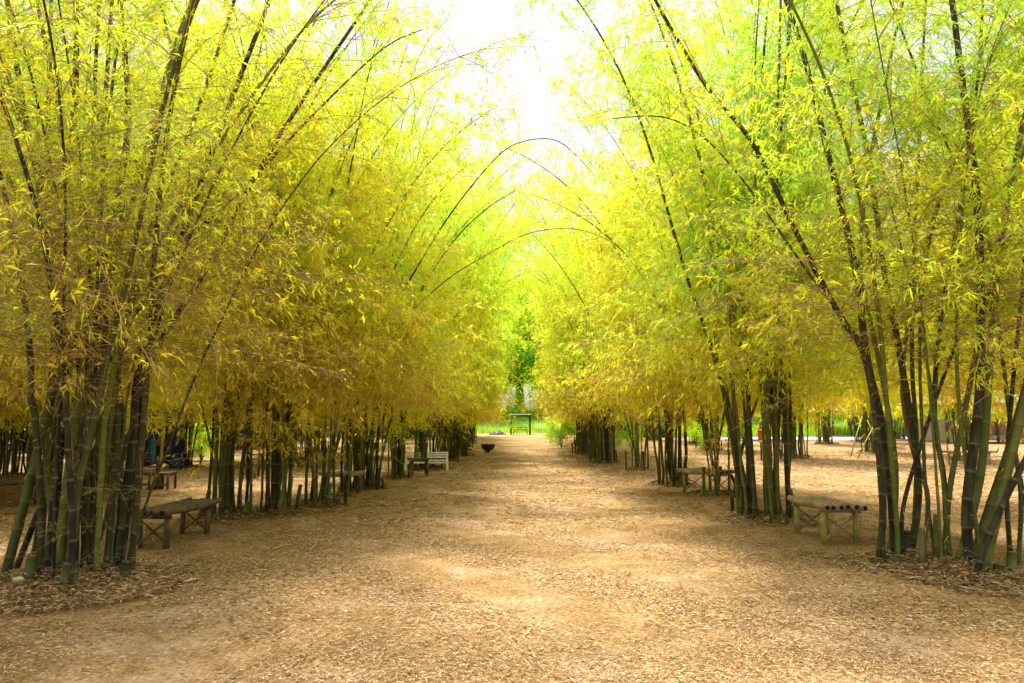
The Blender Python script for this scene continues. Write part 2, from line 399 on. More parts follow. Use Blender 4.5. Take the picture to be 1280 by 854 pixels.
def frac_down(t): return t[2] < -.2
def foliage(paths, radii, parent, rng, zlow=2.3, node=.34, nb=2.2, blen=1.3, tuft=.13, leaves=5, lsize=.12,
            tonebase=.0, twig=True, wiry=0.3, zfull=3.6, sag=.28, bare=.4, stub=.12, tmat=None, lw=(.07, .11), bthick=.0042):
    """side branches at the nodes, thin twigs off them, a fan of leaves on every twig"""
    B, D, Ls, H, Hf, Br = [], [], [], [], [], []
    for p, r0 in zip(paths, radii):
        zl0 = zlow + rng.normal(-.12, .4)
        q, s = resample(p, node); t = nrm(np.gradient(q, axis=0)); Lt = s[-1]
        for i in range(1, len(q)):
            z = q[i, 2]
            if .15 < z < zlow and rng.random() < stub:
                az = rng.uniform(0, 6.28); d = np.array([math.cos(az), math.sin(az), rng.uniform(-.1, .7)])
                Br.append(True); B.append(q[i]); D.append(d / np.linalg.norm(d)); Ls.append(rng.uniform(.06, .4)); H.append(z); continue
            if z < zl0 - .3 * rng.random() + .4 * rng.random(): continue
            if frac_down(t[i]) and z < zlow + .6: continue
            frac = s[i] / Lt
            k = rng.poisson(nb); kb = rng.poisson(bare * max(0, 1 - max(0, z - zlow) / 4.5))
            for j_ in range(k + kb):
                az = rng.uniform(0, 2 * math.pi)
                el = rng.normal(.35, .28) if z > zfull else rng.normal(.12, .3)
                d = np.array([math.cos(az) * math.cos(el), math.sin(az) * math.cos(el), math.sin(el)]) + t[i] * .35 * frac
                Br.append(j_ >= k); B.append(q[i]); D.append(d / np.linalg.norm(d))
                Ls.append(blen * rng.uniform(.4, 1.3) * (1 - .6 * frac ** 2) * (1.25 if z < 4 else 1)); H.append(z); Hf.append(frac)
    B = np.array(B); D = np.array(D); Ls = np.array(Ls); H = np.array(H); n = len(B); Br = np.array(Br)
    # branch curves, 4 points
    K = 5; u = np.linspace(0, 1, K)
    side = nrm(np.cross(D, [0, 0, 1.0])) * rng.normal(0, .12, (n, 1))
    sg = np.abs(rng.normal(sag, .16, n))
    lim = np.minimum(zlow, B[:, 2]) - .6 + .75 * rng.random(n) ** .8 + .25 * np.sin(B[:, 0] * 3 + D[:, 0] * 4) * np.sin(B[:, 1] * 3 + D[:, 1] * 4); dropk = sg - D[:, 2]
    Ls = np.where(dropk > .02, np.minimum(Ls, np.maximum((B[:, 2] - lim) / np.maximum(dropk, .02), np.where(B[:, 2] < zlow - .6, .3, .12))), Ls)
    def bp(idx, uu):
        q = B[idx] + D[idx] * (Ls[idx] * uu)[:, None] + side[idx] * (Ls[idx] * uu * uu)[:, None] * 2
        q[:, 2] -= sg[idx] * Ls[idx] * uu ** 2.2
        return q
    pts = np.stack([bp(np.arange(n), np.full(n, v)) for v in u], 1)         # n,K,3
    def strips(pts, r, w3=3):
        n, K, _ = pts.shape
        t = nrm(np.gradient(pts, axis=1)); a = nrm(np.cross(t, np.array([.13, .21, .97]))); b = np.cross(t, a)
        th = np.arange(w3) * 2 * math.pi / w3
        V = pts[:, :, None] + r[:, :, None, None] * (np.cos(th)[:, None] * a[:, :, None] + np.sin(th)[:, None] * b[:, :, None])
        i = (np.arange(n) * K * w3)[:, None, None] + (np.arange(K - 1) * w3)[None, :, None] + np.arange(w3)[None, None]
        j = (np.arange(n) * K * w3)[:, None, None] + (np.arange(K - 1) * w3)[None, :, None] + ((np.arange(w3) + 1) % w3)[None, None]
        return V.reshape(-1, 3), np.stack([i, i + w3, j + w3, j], -1).reshape(-1, 4)
    rad = bthick * (Ls[:, None] / 1.0) ** .5 * (1 - .75 * u[None])
    V, Fc = strips(pts, rad)
    # twigs
    cnt = np.maximum(1, (Ls / tuft * rng.uniform(.7, 1.3, n)).astype(int))
    idx = np.repeat(np.arange(n), cnt); m = len(idx)
    uu = rng.uniform(.15, 1.02, m) ** .85
    tb = bp(idx, uu)
    td = nrm(D[idx] * rng.uniform(.2, 1, (m, 1)) + rng.normal(0, .75, (m, 3)) + np.array([0, 0, -.02]))
    tl = rng.uniform(.06, .42, m) * (.6 + .4 * np.sqrt(Ls[idx]))
    te = tb + td * tl[:, None]; te[:, 2] -= .18 * tl
    if twig:
        tm = (tb + te) / 2; tm[:, 2] += .06 * tl
        tp = np.stack([tb, tm, te], 1)
        V2, F2 = strips(tp, np.full((m, 3), .0017) * np.array([1.3, 1, .5]))
        V, Fc = np.vstack([V, V2]), np.vstack([Fc, F2 + len(V)])
    br = mesh('branches', V, Fc, tmat or M_TWIGY, parent)
    # leaves: few among the wiry low branches, many above
    zz = H[idx]
    lc = np.clip((zz - zlow) / (zfull - zlow), 0, 1)
    lam = leaves * (1 - wiry + wiry * lc)
    nl = rng.poisson(lam * np.where(Br[idx], .12, 1))
    li = np.repeat(np.arange(m), nl); k = len(li)
    v = rng.uniform(.25, 1.05, k)
    pos = tb[li] + (te[li] - tb[li]) * v[:, None] + rng.normal(0, .006, (k, 3))
    d = nrm(td[li] * .8 + rng.normal(0, .55, (k, 3)) + np.array([0, 0, -.25]))
    ln = lsize * np.clip(rng.lognormal(-.08, .38, k), .35, 2.1)
    up = nrm(rng.normal(0, .8, (k, 3)) + np.array([0, 0, 1.0]))
    LV, LF = blades(pos, d, ln, ln * rng.uniform(lw[0], lw[1], k), up, rng, .25, .22)
    # leaf tone: old leaves low down and inside turn golden, young tops are greener, in drifts
    P_ = pos
    drift = .13 * np.sin(P_[:, 0] * 1.1 + 1.7 * np.sin(P_[:, 2] * .8)) * np.sin(P_[:, 1] * 1.3 + P_[:, 2] * .9)
    zq = P_[:, 2]
    tone = tonebase + np.interp(zq, [2, 2.8, 4.2, 6.5, 10], [.36, .46, .57, .66, .76]) + 1.6 * drift + .1 * np.sin(2.3 * zq + 3 * P_[:, 0]) * np.sin(2.6 * P_[:, 1]) + rng.normal(0, .12, k) + .06 * rng.normal(0, 1, m)[li]
    old = rng.random(k) < .07; tone[old] -= .35
    fo = mesh('foliage', LV, LF, M_LEAF, parent, tone=np.clip(tone, 0, 1))
    return k

def root_base(parent, r, rng, h=.16, ox=0, oy=0):
    mb = MB()
    n = 22
    rings = []
    V = []; Fc = []
    for j in range(6):
        u = j / 5
        for i in range(n):
            a = 2 * math.pi * i / n
            k = r * (1.25 - u * 1.15) * (1 + .16 * math.sin(3 * a + r * 9) + .1 * rng.normal())
            V.append((ox + k * math.cos(a), oy + k * math.sin(a), -.05 + h * (u ** .8) * (1 + .25 * rng.normal()) if j else -.06))
    for j in range(5):
        for i in range(n):
            Fc.append((j * n + i, j * n + (i + 1) % n, (j + 1) * n + (i + 1) % n, (j + 1) * n + i))
    Fc.append(tuple(5 * n + i for i in range(n)))
    mb.add(V, Fc)
    # stubs and surface roots
    for _ in range(int(10 + r * 16)):
        a = rng.uniform(0, 6.28); q = r * rng.uniform(.5, 1.1); x, y = ox + q * math.cos(a), oy + q * math.sin(a)
        l = rng.uniform(.12, .38)
        mb.tube([(x, y, .1), (x + l * .5 * math.cos(a), y + l * .5 * math.sin(a), .07), (x + l * math.cos(a + .5), y + l * math.sin(a + .5), -.03)], [.022, .016, .006], 5)
    return mb.build('root_mound', M_ROOT, parent, smooth=True)

BG = 'bamboo clumps lining the path'
def make_clump(seed, nc=26, rb=.5, height=9.5, lean=.05, arch=.75, r0=.038, leaves=11, tuft=.088, lsize=.076, nb=2.6, twig=True,
               sides=6, blen=1.9, tonebase=0, zlow=2.3, extra=(), **kw):
    rng = np.random.default_rng(seed)
    root = empty('bamboo_clump'); root['category'] = 'bamboo'
    paths, rad = [], []
    for i in range(nc):
        az = 2 * math.pi * (i * .618) + rng.normal(0, .4)
        paths.append(rand_culm(rng, rb, height, lean * rng.uniform(.0, 2.4), arch, az)); rad.append(r0 * rng.uniform(.5, 1.15))
    # dead or short poles
    for e in extra: paths.append(e); rad.append(r0 * .8)
    for p, r in zip(paths, rad): culm_obj(p, r, root, sides)
    for k in range(3):
        a = rng.uniform(0, 6.28); x, y = rb * 1.1 * math.cos(a), rb * 1.1 * math.sin(a)
        culm_obj(np.array([(x, y, -.05), (x + .02, y, .2), (x + .05 * rng.normal(), y + .03, rng.uniform(.3, .7))]), r0 * .95, root, sides, name='cut_stump', taper=.05)
    root_base(root, rb, rng)
    n = foliage(paths, rad, root, rng, leaves=leaves, tuft=tuft, lsize=lsize, nb=nb, twig=twig, blen=blen, tonebase=tonebase, zlow=zlow, **kw)
    open('/tmp/log', 'a').write('clump %d leaves %d\n' % (seed, n))
    return root

ORD = ['first', 'second', 'third', 'fourth', 'fifth', 'sixth', 'seventh', 'eighth', 'ninth', 'tenth', 'eleventh', 'twelfth', 'thirteenth', 'fourteenth', 'fifteenth', 'sixteenth', 'seventeenth', 'eighteenth', 'nineteenth', 'twentieth']

# --- shared mid and far clumps
A1 = make_clump(11, zlow=2.2, nc=15, rb=.34, arch=.75, nb=3.8, leaves=12)
A2 = make_clump(12, nc=16, rb=.38, arch=.85, height=9.8, nb=3.6, leaves=12)
A3 = make_clump(13, zlow=2.45, nc=29, rb=.52, arch=.7, height=10.5)
A4 = make_clump(14, zlow=2.1, nc=9, rb=.4, arch=.9, height=9.4, lean=.1, nb=4.6)
F_ = dict(leaves=7, tuft=.14, lsize=.135, nb=2.6, sides=5, bare=.3, wiry=.2, zfull=3)
B1 = make_clump(21, zlow=1.9, nc=26, rb=.6, arch=.9, **F_)
B2 = make_clump(22, zlow=2.2, nc=24, rb=.5, arch=1.1, height=9.4, **F_)
B3 = make_clump(23, zlow=2.0, nc=28, rb=.7, arch=.85, height=10.5, **F_)
protos = [A1, A2, A3, A4, B1, B2, B3]
used = set()
def put(k, x, y, rz, s, label, group, sz=None):
    if k not in used:
        o = protos[k]; used.add(k); o.location = (x, y, 0); o.rotation_euler = (0, 0, rz); o.scale = (s, s, sz or s)
    else:
        o = dup(protos[k], (x, y, 0), rz, s, sz)
    tag(o, label, 'bamboo', group); return o

rr = random.Random(5)
LROW = [(285, 648, 1, 1.0, 'leafy bamboo clump with pale upright stems right behind the left log bench'),
        (345, 644, 0, .98, 'tight bamboo clump just left of the leaning thin stems in the left row'),
        (404, 632, 3, 1.0, 'sparse bamboo clump of thin leaning stems in front of the small left bench'),
        (452, 613, 2, .95, 'dense green bamboo clump behind the small log bench in the left row'),
        (496, 599, 0, .95, 'bamboo clump with crossed leaning stems left of the white bench')]
for i, (px, py, k, s, lab) in enumerate(LROW):
    q = G(px, py); put(k, q[0], q[1], rr.uniform(0, 6.28), s, lab, BG)
far_left = [(548, 587), (571, 577), (583, 570), (592, 564), (599, 559), (603, 555.5), (607, 552.5), (610, 550), (612.5, 548), (615, 546)]
for i, (px, py) in enumerate(far_left):
    q = G(px, py); q[0] -= .5 + max(0, q[1] - 34) * .042
    put(4 + i % 3, q[0], q[1], rr.uniform(0, 6.28), rr.uniform(.95, 1.08), 'bamboo clump in the left row, %s beyond the white bench' % ORD[i], BG, 1.15)
RROW = [(955, 650, 2, 1.0, 'dense bamboo clump of straight green stems left of the right log bench'),
        (897, 620, 3, 1.0, 'thin bamboo clump growing through the small bench on the right'),
        (840, 606, 1, 1.0, 'tight upright bamboo clump left of the small bench on the right'),
        (798, 588, 3, 1.0, 'open bamboo clump with short cut stumps in the right row'),
        (755, 579, 2, .92, 'dense bamboo clump forming the green wall of stems right of the path')]
for i, (px, py, k, s, lab) in enumerate(RROW):
    q = G(px, py); put(k, q[0], q[1], rr.uniform(0, 6.28), s, lab, BG)
far_right = [(736, 573), (722, 568), (716, 563), (712, 559), (710, 555.5), (709, 552.5), (709, 550), (708.5, 548), (708.5, 546)]
for i, (px, py) in enumerate(far_right):
    q = G(px, py); q[0] += .5 + max(0, q[1] - 34) * .036
    put(4 + (i + 1) % 3, q[0], q[1], rr.uniform(0, 6.28), rr.uniform(.95, 1.08), 'bamboo clump in the right row, %s beyond the green wall of stems' % ORD[i], BG, 1.15)

BGB = 'bamboo clumps behind the two rows'
back_left = [(-11.6, 25.5), (-11.2, 19.5), (-9.6, 31), (-10.2, 38), (-16, 30), (-15, 22), (-9.5, 46), (-18, 38), (-9, 55), (-16, 47), (-9.2, 66), (-17, 58), (-24, 33), (-26, 44), (-22, 26), (-13.5, 16), (-10.0, 17.2), (-16.5, 19), (-8.6, 27), (-7.6, 35)]
for i, (x, y) in enumerate(back_left):
    put(4 + i % 3, x, y, rr.uniform(0, 6.28), rr.uniform(.95, 1.15), 'shaded bamboo clump behind the left row, %s in the back rows' % ORD[i], BGB)
back_right = [(11.2, 41), (22, 51), (19.2, 30.8), (19.0, 38.3), (13.4, 52), (34, 38), (12, 62), (20, 64), (27, 56), (46, 50), (12.5, 32.5), (33, 62), (12.2, 74)]
for i, (x, y) in enumerate(back_right):
    put(4 + (i + 1) % 3, x, y, rr.uniform(0, 6.28), rr.uniform(.95, 1.12), 'bamboo clump behind the right row, %s in the back rows' % ORD[i], BGB, 1.32)
OFF = 'bamboo clumps whose stems stand outside the photo'
off = [(-9.3, 8.2, 'beyond the far left bench'), (-10.4, 12.8, 'behind the far left bench'), (9.2, 9.4, 'beyond the stems at the right edge'),
       (10.6, 14.5, 'further back beyond the right edge'), (-6.6, -1.6, 'beside the viewer, an unseen clump added to shade the left'), (7.6, -1.2, 'beside the viewer on the right, an unseen clump added for shade'), (-14.5, 10, 'far outside the left edge'), (15.5, 20, 'outside the right edge past the log bench')]  # the two clumps beside the viewer are unseen, added for shade
for i, (x, y, lab) in enumerate(off):
    put(i % 3, x, y, rr.uniform(0, 6.28), rr.uniform(.95, 1.1), 'bamboo crown reaching in from ' + lab, OFF)

# --- near left clump, stems laid out as they stand
def pathpx(pts, Y, dY=0.0, ext=3.0, droop=.5):
    n = len(pts)
    q = [P(x, y, Y + dY * i / max(1, n - 1)) for i, (x, y) in enumerate(pts)]
    q[0] = np.array([q[0][0], q[0][1], -.06])
    d = nrm(q[-1] - q[-2]); p = q[-1].copy(); m = max(1, int(ext / .6))
    for i in range(m):
        d = nrm(d + np.array([0, 0, -droop * (i + 1) / m * .5]) + np.array([d[0] * .1, 0, 0])); p = p + d * .6; q.append(p.copy())
    return catmull(q, .15)

def special(base, culms, seed, nrand, rb, label, r_rand=.036, height=9, lean=.06, arch=.8, group=BG, stumps=(), azr=None, old_shaded_f=.12, **kw):
    rng = np.random.default_rng(seed)
    root = empty('bamboo_clump', base); tag(root, label, 'bamboo', group)
    b = np.array([base[0], base[1], 0])
    paths, rad = [], []
    for (pts, r, Y, dY, ext, droop) in culms:
        paths.append(pathpx(pts, Y, dY, ext, droop) - b); rad.append(r)
    for i in range(nrand):
        az = 2 * math.pi * i * .618 if azr is None else rng.uniform(*azr)
        paths.append(rand_culm(rng, rb, height, lean * rng.uniform(0, 2.2), arch, az)); rad.append(r_rand * rng.uniform(.45, 1.3))
    for i, (p, r) in enumerate(zip(paths, rad)): culm_obj(p, r, root, 10, node=.3, mat=M_CULM_OLD_SHADED if rng.random() < old_shaded_f and i != 0 else None)
    for (x, y, h, r) in stumps:
        culm_obj(np.array([(x, y, -.05), (x + .01, y, h * .5), (x + .03, y, h)]), r, root, 9, name='cut_stump', taper=.05)
    root_base(root, rb, rng, .2)
    k = foliage(paths, rad, root, rng, **kw)
    open('/tmp/log', 'a').write('special %d\n' % k)
    return root

b0 = G(100, 730); Y0 = b0[1]
left_culms = [
    ([(70, 725), (92, 560), (110, 440), (150, 290), (190, 170), (220, 60), (262, -50)], .062, Y0, .2, 4, .5),
    ([(6, 700), (48, 560), (72, 440), (62, 300), (32, 150), (4, -30)], .05, Y0 + .3, .2, 4, .4),
    ([(60, 715), (74, 560), (82, 430), (78, 280), (94, 120), (95, -40)], .05, Y0 + .1, .3, 4, .5),
    ([(108, 722), (110, 560), (105, 440), (92, 300), (74, 150), (44, -10)], .04, Y0 + .2, .4, 3.5, .6),
    ([(120, 715), (118, 560), (112, 430), (116, 280), (118, 120), (126, -30)], .035, Y0 + .4, .3, 3, .6),
    ([(140, 712), (165, 560), (176, 450), (228, 295), (280, 150), (345, -20)], .045, Y0 + .2, .6, 4, .6),
    ([(148, 712), (172, 560), (190, 450), (262, 330), (340, 185), (470, -10)], .038, Y0 + .3, 1.0, 3.5, .7),
    ([(132, 720), (146, 560), (150, 440), (184, 300), (250, 130), (300, -20)], .036, Y0 + .1, .8, 3, .7),
    ([(40, 705), (66, 560), (86, 440), (120, 330), (128, 180), (140, 0)], .04, Y0 + .5, .4, 3, .6),
    ([(18, 690), (80, 560), (120, 470), (60, 330), (10, 220), (-60, 100)], .034, Y0 + .6, .3, 3, .7),
    ([(90, 730), (96, 600), (128, 450), (132, 320), (160, 160), (150, 0)], .05, Y0 - .1, .2, 3, .6),
    ([(108, 728), (128, 600), (142, 470), (205, 330), (300, 240), (395, 140), (480, 60)], .03, Y0 + .2, 1.2, .6, .6),
    ([(152, 705), (150, 600), (148, 480), (100, 340), (60, 240), (0, 60)], .038, Y0 + .7, .3, 3, .6),
    ([(50, 712), (56, 600), (64, 480), (70, 340), (60, 200), (64, 0)], .04, Y0 + .8, .2, 3, .5),
    ([(84, 715), (60, 610), (66, 500), (88, 360), (52, 220), (-20, 60)], .03, Y0 + .4, .2, 3, .5),
]
special(b0, left_culms, 31, 15, .5, 'large dark bamboo clump of thick crowded stems nearest on the left', old_shaded_f=.85, r_rand=.029, lean=.12, arch=.9,  # most stems here take the shade-darkened old colour
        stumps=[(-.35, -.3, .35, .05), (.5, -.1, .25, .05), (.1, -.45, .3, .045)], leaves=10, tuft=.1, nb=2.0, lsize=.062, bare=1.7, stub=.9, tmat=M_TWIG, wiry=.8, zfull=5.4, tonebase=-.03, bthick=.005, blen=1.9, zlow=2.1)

b1 = G(1142, 710); Y1 = b1[1]
rc = [
    ([(1098, 700), (1103, 600), (1082, 450), (1050, 395), (1000, 300), (940, 178), (890, 118), (848, 52), (812, -12)], .042, Y1, -.35, 2.5, .5),
    ([(1120, 704), (1108, 560), (1084, 450), (1068, 330), (1032, 180), (1002, 60), (972, -30)], .05, Y1 + .1, -.3, 4, .4),
    ([(1136, 708), (1148, 600), (1126, 450), (1104, 330), (1086, 200), (1060, 80), (1040, -30)], .044, Y1 + .3, .2, 4, .4),
    ([(1105, 690), (1096, 560), (1078, 440), (1006, 335), (936, 235), (880, 172), (828, 146)], .024, Y1 - .1, -.3, .6, 1),
    ([(1140, 690), (1146, 560), (1140, 450), (1143, 300), (1150, 150), (1158, -20)], .03, Y1 + .5, .2, 3.5, .5),
    ([(1110, 712), (1120, 600), (1108, 500), (1092, 420), (1075, 330), (1088, 200), (1120, 40)], .035, Y1 + .2, .3, 3, .6),
    ([(1152, 705), (1160, 620), (1140, 560), (1128, 470), (1150, 330), (1190, 200), (1230, 60)], .03, Y1 + .3, .5, 3, .6),
    ([(1130, 715), (1128, 640), (1150, 560), (1180, 470), (1225, 360), (1290, 250)], .026, Y1, .4, 3, .8),
]
special(b1, rc, 32, 2, .35, 'open bamboo clump with a thick stem arching over the path, beside the right log bench', r_rand=.03,
        stumps=[(.22, -.1, .62, .04), (.0, .15, .4, .045), (-.35, -.2, .15, .05)], leaves=12, tuft=.1, nb=2.0, lsize=.066, bare=1.8, stub=.7, tmat=M_TWIG, wiry=.45, zfull=3.4, bthick=.005, blen=2.0, arch=1.0, tonebase=.02)

b2 = G(1212, 722); Y2 = b2[1]
rc2 = [
    ([(1216, 726), (1208, 640), (1222, 520), (1226, 430), (1222, 260), (1205, 120), (1186, -30)], .054, Y2, 0, 4, .4),
    ([(1192, 706), (1226, 590), (1238, 440), (1252, 300), (1280, 150), (1306, 40)], .048, Y2 + .2, .1, 3.5, .5),
    ([(1210, 712), (1232, 650), (1262, 560), (1292, 450), (1340, 300)], .05, Y2 + .1, .2, 3.5, .5),
    ([(1224, 718), (1248, 640), (1274, 530), (1300, 400), (1320, 200)], .046, Y2 - .2, 0, 3.5, .5),
    ([(1180, 706), (1186, 620), (1205, 520), (1228, 400), (1262, 250), (1300, 120)], .034, Y2 + .4, .3, 3, .6),
    ([(1184, 700), (1180, 600), (1168, 520), (1176, 400), (1200, 260), (1222, 100), (1230, -30)], .032, Y2 + .5, .2, 3, .6),
    ([(1214, 730), (1240, 660), (1290, 560), (1350, 460)], .036, Y2 - .3, 0, 3, .7),
    ([(1264, 712), (1258, 600), (1266, 480), (1278, 360), (1290, 200)], .028, Y2 + .5, .1, 3, .6),
    ([(1272, 705), (1276, 620), (1262, 520), (1250, 420), (1235, 300), (1170, 150), (1120, 20)], .026, Y2 + .8, .3, 2.5, .8),
]
special(b2, rc2, 33, 3, .4, 'bamboo clump of thick mossy green stems spreading at the right edge', r_rand=.034,
        stumps=[(-.4, .2, .5, .035), (.1, -.3, .2, .05), (.35, -.15, .3, .05)], leaves=12, tuft=.1, nb=2.0, lsize=.066, bare=1.8, stub=.7, tmat=M_TWIG, wiry=.5, zfull=3.5, bthick=.005, blen=2.0, arch=.9)

# two long thin stems arching over the path from the left row, seen against the sky
b3 = G(426, 622); Y3 = b3[1]
ac = [
    ([(426, 622), (432, 520), (462, 430), (512, 350), (556, 278), (600, 220), (640, 182), (690, 174), (722, 196)], .028, Y3, -.6, .5, 1),
    ([(434, 622), (446, 520), (500, 410), (556, 352), (610, 318), (660, 292), (716, 286), (760, 300)], .024, Y3 + .3, -.4, .5, 1),
    ([(418, 620), (414, 520), (404, 420), (412, 280), (440, 140), (480, 20)], .03, Y3 + .2, .3, 2.5, .8),
]
special(b3, ac, 34, 0, .2, 'slender bamboo with two long stems arching high over the path', leaves=7, tuft=.14, nb=2.0, lsize=.085, blen=1.0, bthick=.0035, tonebase=.12, zlow=2.8, wiry=.2)

# ------------------------------------------------------------------ background trees
def make_tree(seed, h, cr, nl=14000, ls=.32):
    rng = np.random.default_rng(seed)
    root = empty('tree'); root['category'] = 'tree'
    mb = MB(); th = h * .42
    mb.tube([(0, 0, -.2), (.1, 0, th * .5), (.05, .1, th), (0, 0, h * .75)], [h * .035, h * .026, h * .02, h * .006], 9)
    tips = []
    for i in range(16):
        a = rng.uniform(0, 6.28); z0 = rng.uniform(.12, .7) * h; l = cr * rng.uniform(.5, .95)
        p1 = np.array([l * math.cos(a), l * math.sin(a), z0 + rng.uniform(.05, .35) * h]); tips.append(p1)
        mb.tube([(0, 0, z0), p1 * [.5, .5, 1] + [0, 0, -.12 * h * .5], p1], [h * .011, h * .007, h * .003], 5)
    mb.build('trunk', M_BARK, root, smooth=True)
    cl = np.array(tips + [np.array([rng.normal(0, cr * .35), rng.normal(0, cr * .35), rng.uniform(.14, .97) * h]) for _ in range(30)])
    cs = rng.uniform(.16, .34, len(cl)) * cr
    ci = rng.integers(0, len(cl), nl)
    d = nrm(rng.normal(0, 1, (nl, 3))); rad = cs[ci] * rng.uniform(.55, 1.1, nl)
    pos = cl[ci] + d * rad[:, None] * np.array([1.15, 1.15, .8])
    dd = nrm(rng.normal(0, 1, (nl, 3)) + [0, 0, -.3]); ln = ls * rng.uniform(.6, 1.4, nl)
    V, Fc = blades(pos, dd, ln, ln * .3, nrm(rng.normal(0, .6, (nl, 3)) + [0, 0, 1]), rng, .2, .1)
    mesh('crown', V, Fc, M_TREE, root, tone=np.clip(rng.normal(.4, .2, nl) + (rng.random(len(cl)) * .4 - .2)[ci], 0, 1))
    return root
T1, T2 = make_tree(41, 16, 6.5, 26000, .36), make_tree(42, 20, 8, 30000, .4)
first = {0: T1, 1: T2}
tspots = [(-6, 124), (7.5, 126), (13, 130), (-13, 128), (1.5, 138), (-34, 118), (-24, 112), (-13, 122), (-22, 126), (24, 132), (22, 116), (31, 126), (41, 117), (52, 128), (64, 120), (78, 130), (92, 122), (-46, 110), (-58, 120), (-20, 98), (46, 98), (60, 104)]
for i, (x, y) in enumerate(tspots):
    s = [1.5, 1.25, 1.5, 1.3, 1.7][i] if i < 5 else rr.uniform(.8, 1.15); z = float(fieldz(x, y)) - .1
    if first.get(i % 2):
        o = first.pop(i % 2); o.location = (x, y, z); o.rotation_euler = (0, 0, rr.uniform(0, 6)); o.scale = (s, s, s)
    else: o = dup([T1, T2][i % 2], (x, y, z), rr.uniform(0, 6), s)
    near = ['left of', 'right of', 'further right of', 'further left of', 'straight behind']
    lab = 'bright green tree %s the small shelter at the path end' % near[i] if i < 5 else 'leafy green tree on the field edge behind the grove'
    tag(o, lab, 'tree', 'trees far behind the grove')

# low green bushes glimpsed between the stems
def make_bush(seed, r, h, nl=5000, ls=.1, mat=M_TREE, tone=.4):
    rng = np.random.default_rng(seed)
    root = empty('shrub'); root['category'] = 'shrub'
    mb = MB()
    for i in range(9):
        a = rng.uniform(0, 6.28); l = r * rng.uniform(.3, .8)
        mb.tube([(0, 0, -.05), (l * .4 * math.cos(a), l * .4 * math.sin(a), h * .45), (l * math.cos(a), l * math.sin(a), h * .9)], [.02, .014, .005], 5)
    mb.build('stems', M_BARK, root)
    cl = np.stack([rng.normal(0, r * .45, 24), rng.normal(0, r * .45, 24), rng.uniform(.2, .95, 24) * h], 1); ci = rng.integers(0, 24, nl)
    pos = cl[ci] + nrm(rng.normal(0, 1, (nl, 3))) * (r * .28 * rng.uniform(.3, 1.2, nl))[:, None]; pos[:, 2] = np.abs(pos[:, 2])
    ln = ls * rng.uniform(.6, 1.4, nl)
    V, Fc = blades(pos, nrm(rng.normal(0, 1, (nl, 3))), ln, ln * .28, nrm(rng.normal(0, .6, (nl, 3)) + [0, 0, 1]), rng, .2, .1)
    mesh('foliage', V, Fc, mat, root, tone=np.clip(rng.normal(tone, .2, nl), 0, 1))
    return root
S1 = make_bush(51, 1.2, 2.0)
sp = [((200, 574), 1.1, 'bright green bush between the dark stems on the left'), ((252, 576), .8, 'green bush right of the dark blue tarpaulin'),
      ((702, 560), .75, 'dark low bush at the far end of the right row'), ((790, 565), .7, 'low green bush behind the open clump on the right'),
      ((870, 560), .8, 'green bush far behind the small right bench'), ((690, 541), 1.0, 'blue green bush beyond the end of the path')]
for i, ((px, py), s, lab) in enumerate(sp):
    q = G(px, py) if py > 545 else np.array([(px - 640) / 900 * 92, 92, 0])
    if i == 0: o = S1; o.location = q; o.scale = (s, s, s)
    else: o = dup(S1, q, i * 1.3, s)
    tag(o, lab, 'shrub', 'bushes around the grove')

def thicket(name, label, x0, x1, y0, y1, h, n, seed, mat=M_TREE, tm=.75):
    rng = np.random.default_rng(seed); nc = 260
    cx = rng.uniform(x0, x1, nc); cyy = rng.uniform(y0, y1, nc); ch = h * rng.uniform(.25, 1, nc); cr = rng.uniform(.5, 1.3, nc)
    ci = rng.integers(0, nc, n); u = nrm(rng.normal(0, 1, (n, 3)))
    zc = ch[ci] * rng.uniform(.05, .9, n)
    pos = np.stack([cx[ci], cyy[ci], zc], 1) + u * (cr[ci] * rng.uniform(.3, 1.05, n))[:, None]; pos[:, 2] = np.abs(pos[:, 2])
    ln = .2 * rng.uniform(.6, 1.5, n)
    V, Fc = blades(pos, nrm(rng.normal(0, 1, (n, 3))), ln, ln * .24, nrm(rng.normal(0, .6, (n, 3)) + [0, 0, 1]), rng, .2, .1)
    o = mesh(name, V, Fc, mat, tone=np.clip(rng.normal(tm, .22, n), 0, 1)); tag(o, label, kind='stuff')
thicket('undergrowth', 'undergrowth with shade put into its dark green, filling the back of the left grove', -60, -15, 33, 50, 4.4, 110000, 61, M_SHADE, .6)
thicket('undergrowth', 'undergrowth with shade put into its dark leaves, beyond the left row near its far end', -34, -6.5, 64, 82, 3.4, 60000, 62, M_SHADE, .6)
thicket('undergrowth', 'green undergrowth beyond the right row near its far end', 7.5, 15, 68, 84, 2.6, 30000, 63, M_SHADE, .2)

thicket('hedgerow', 'bright green hedgerow along the far side of the field', -40, 60, 118, 128, 9, 110000, 64, M_TREE, .35)
bpy.data.objects['hedgerow'].location.z = 1.2

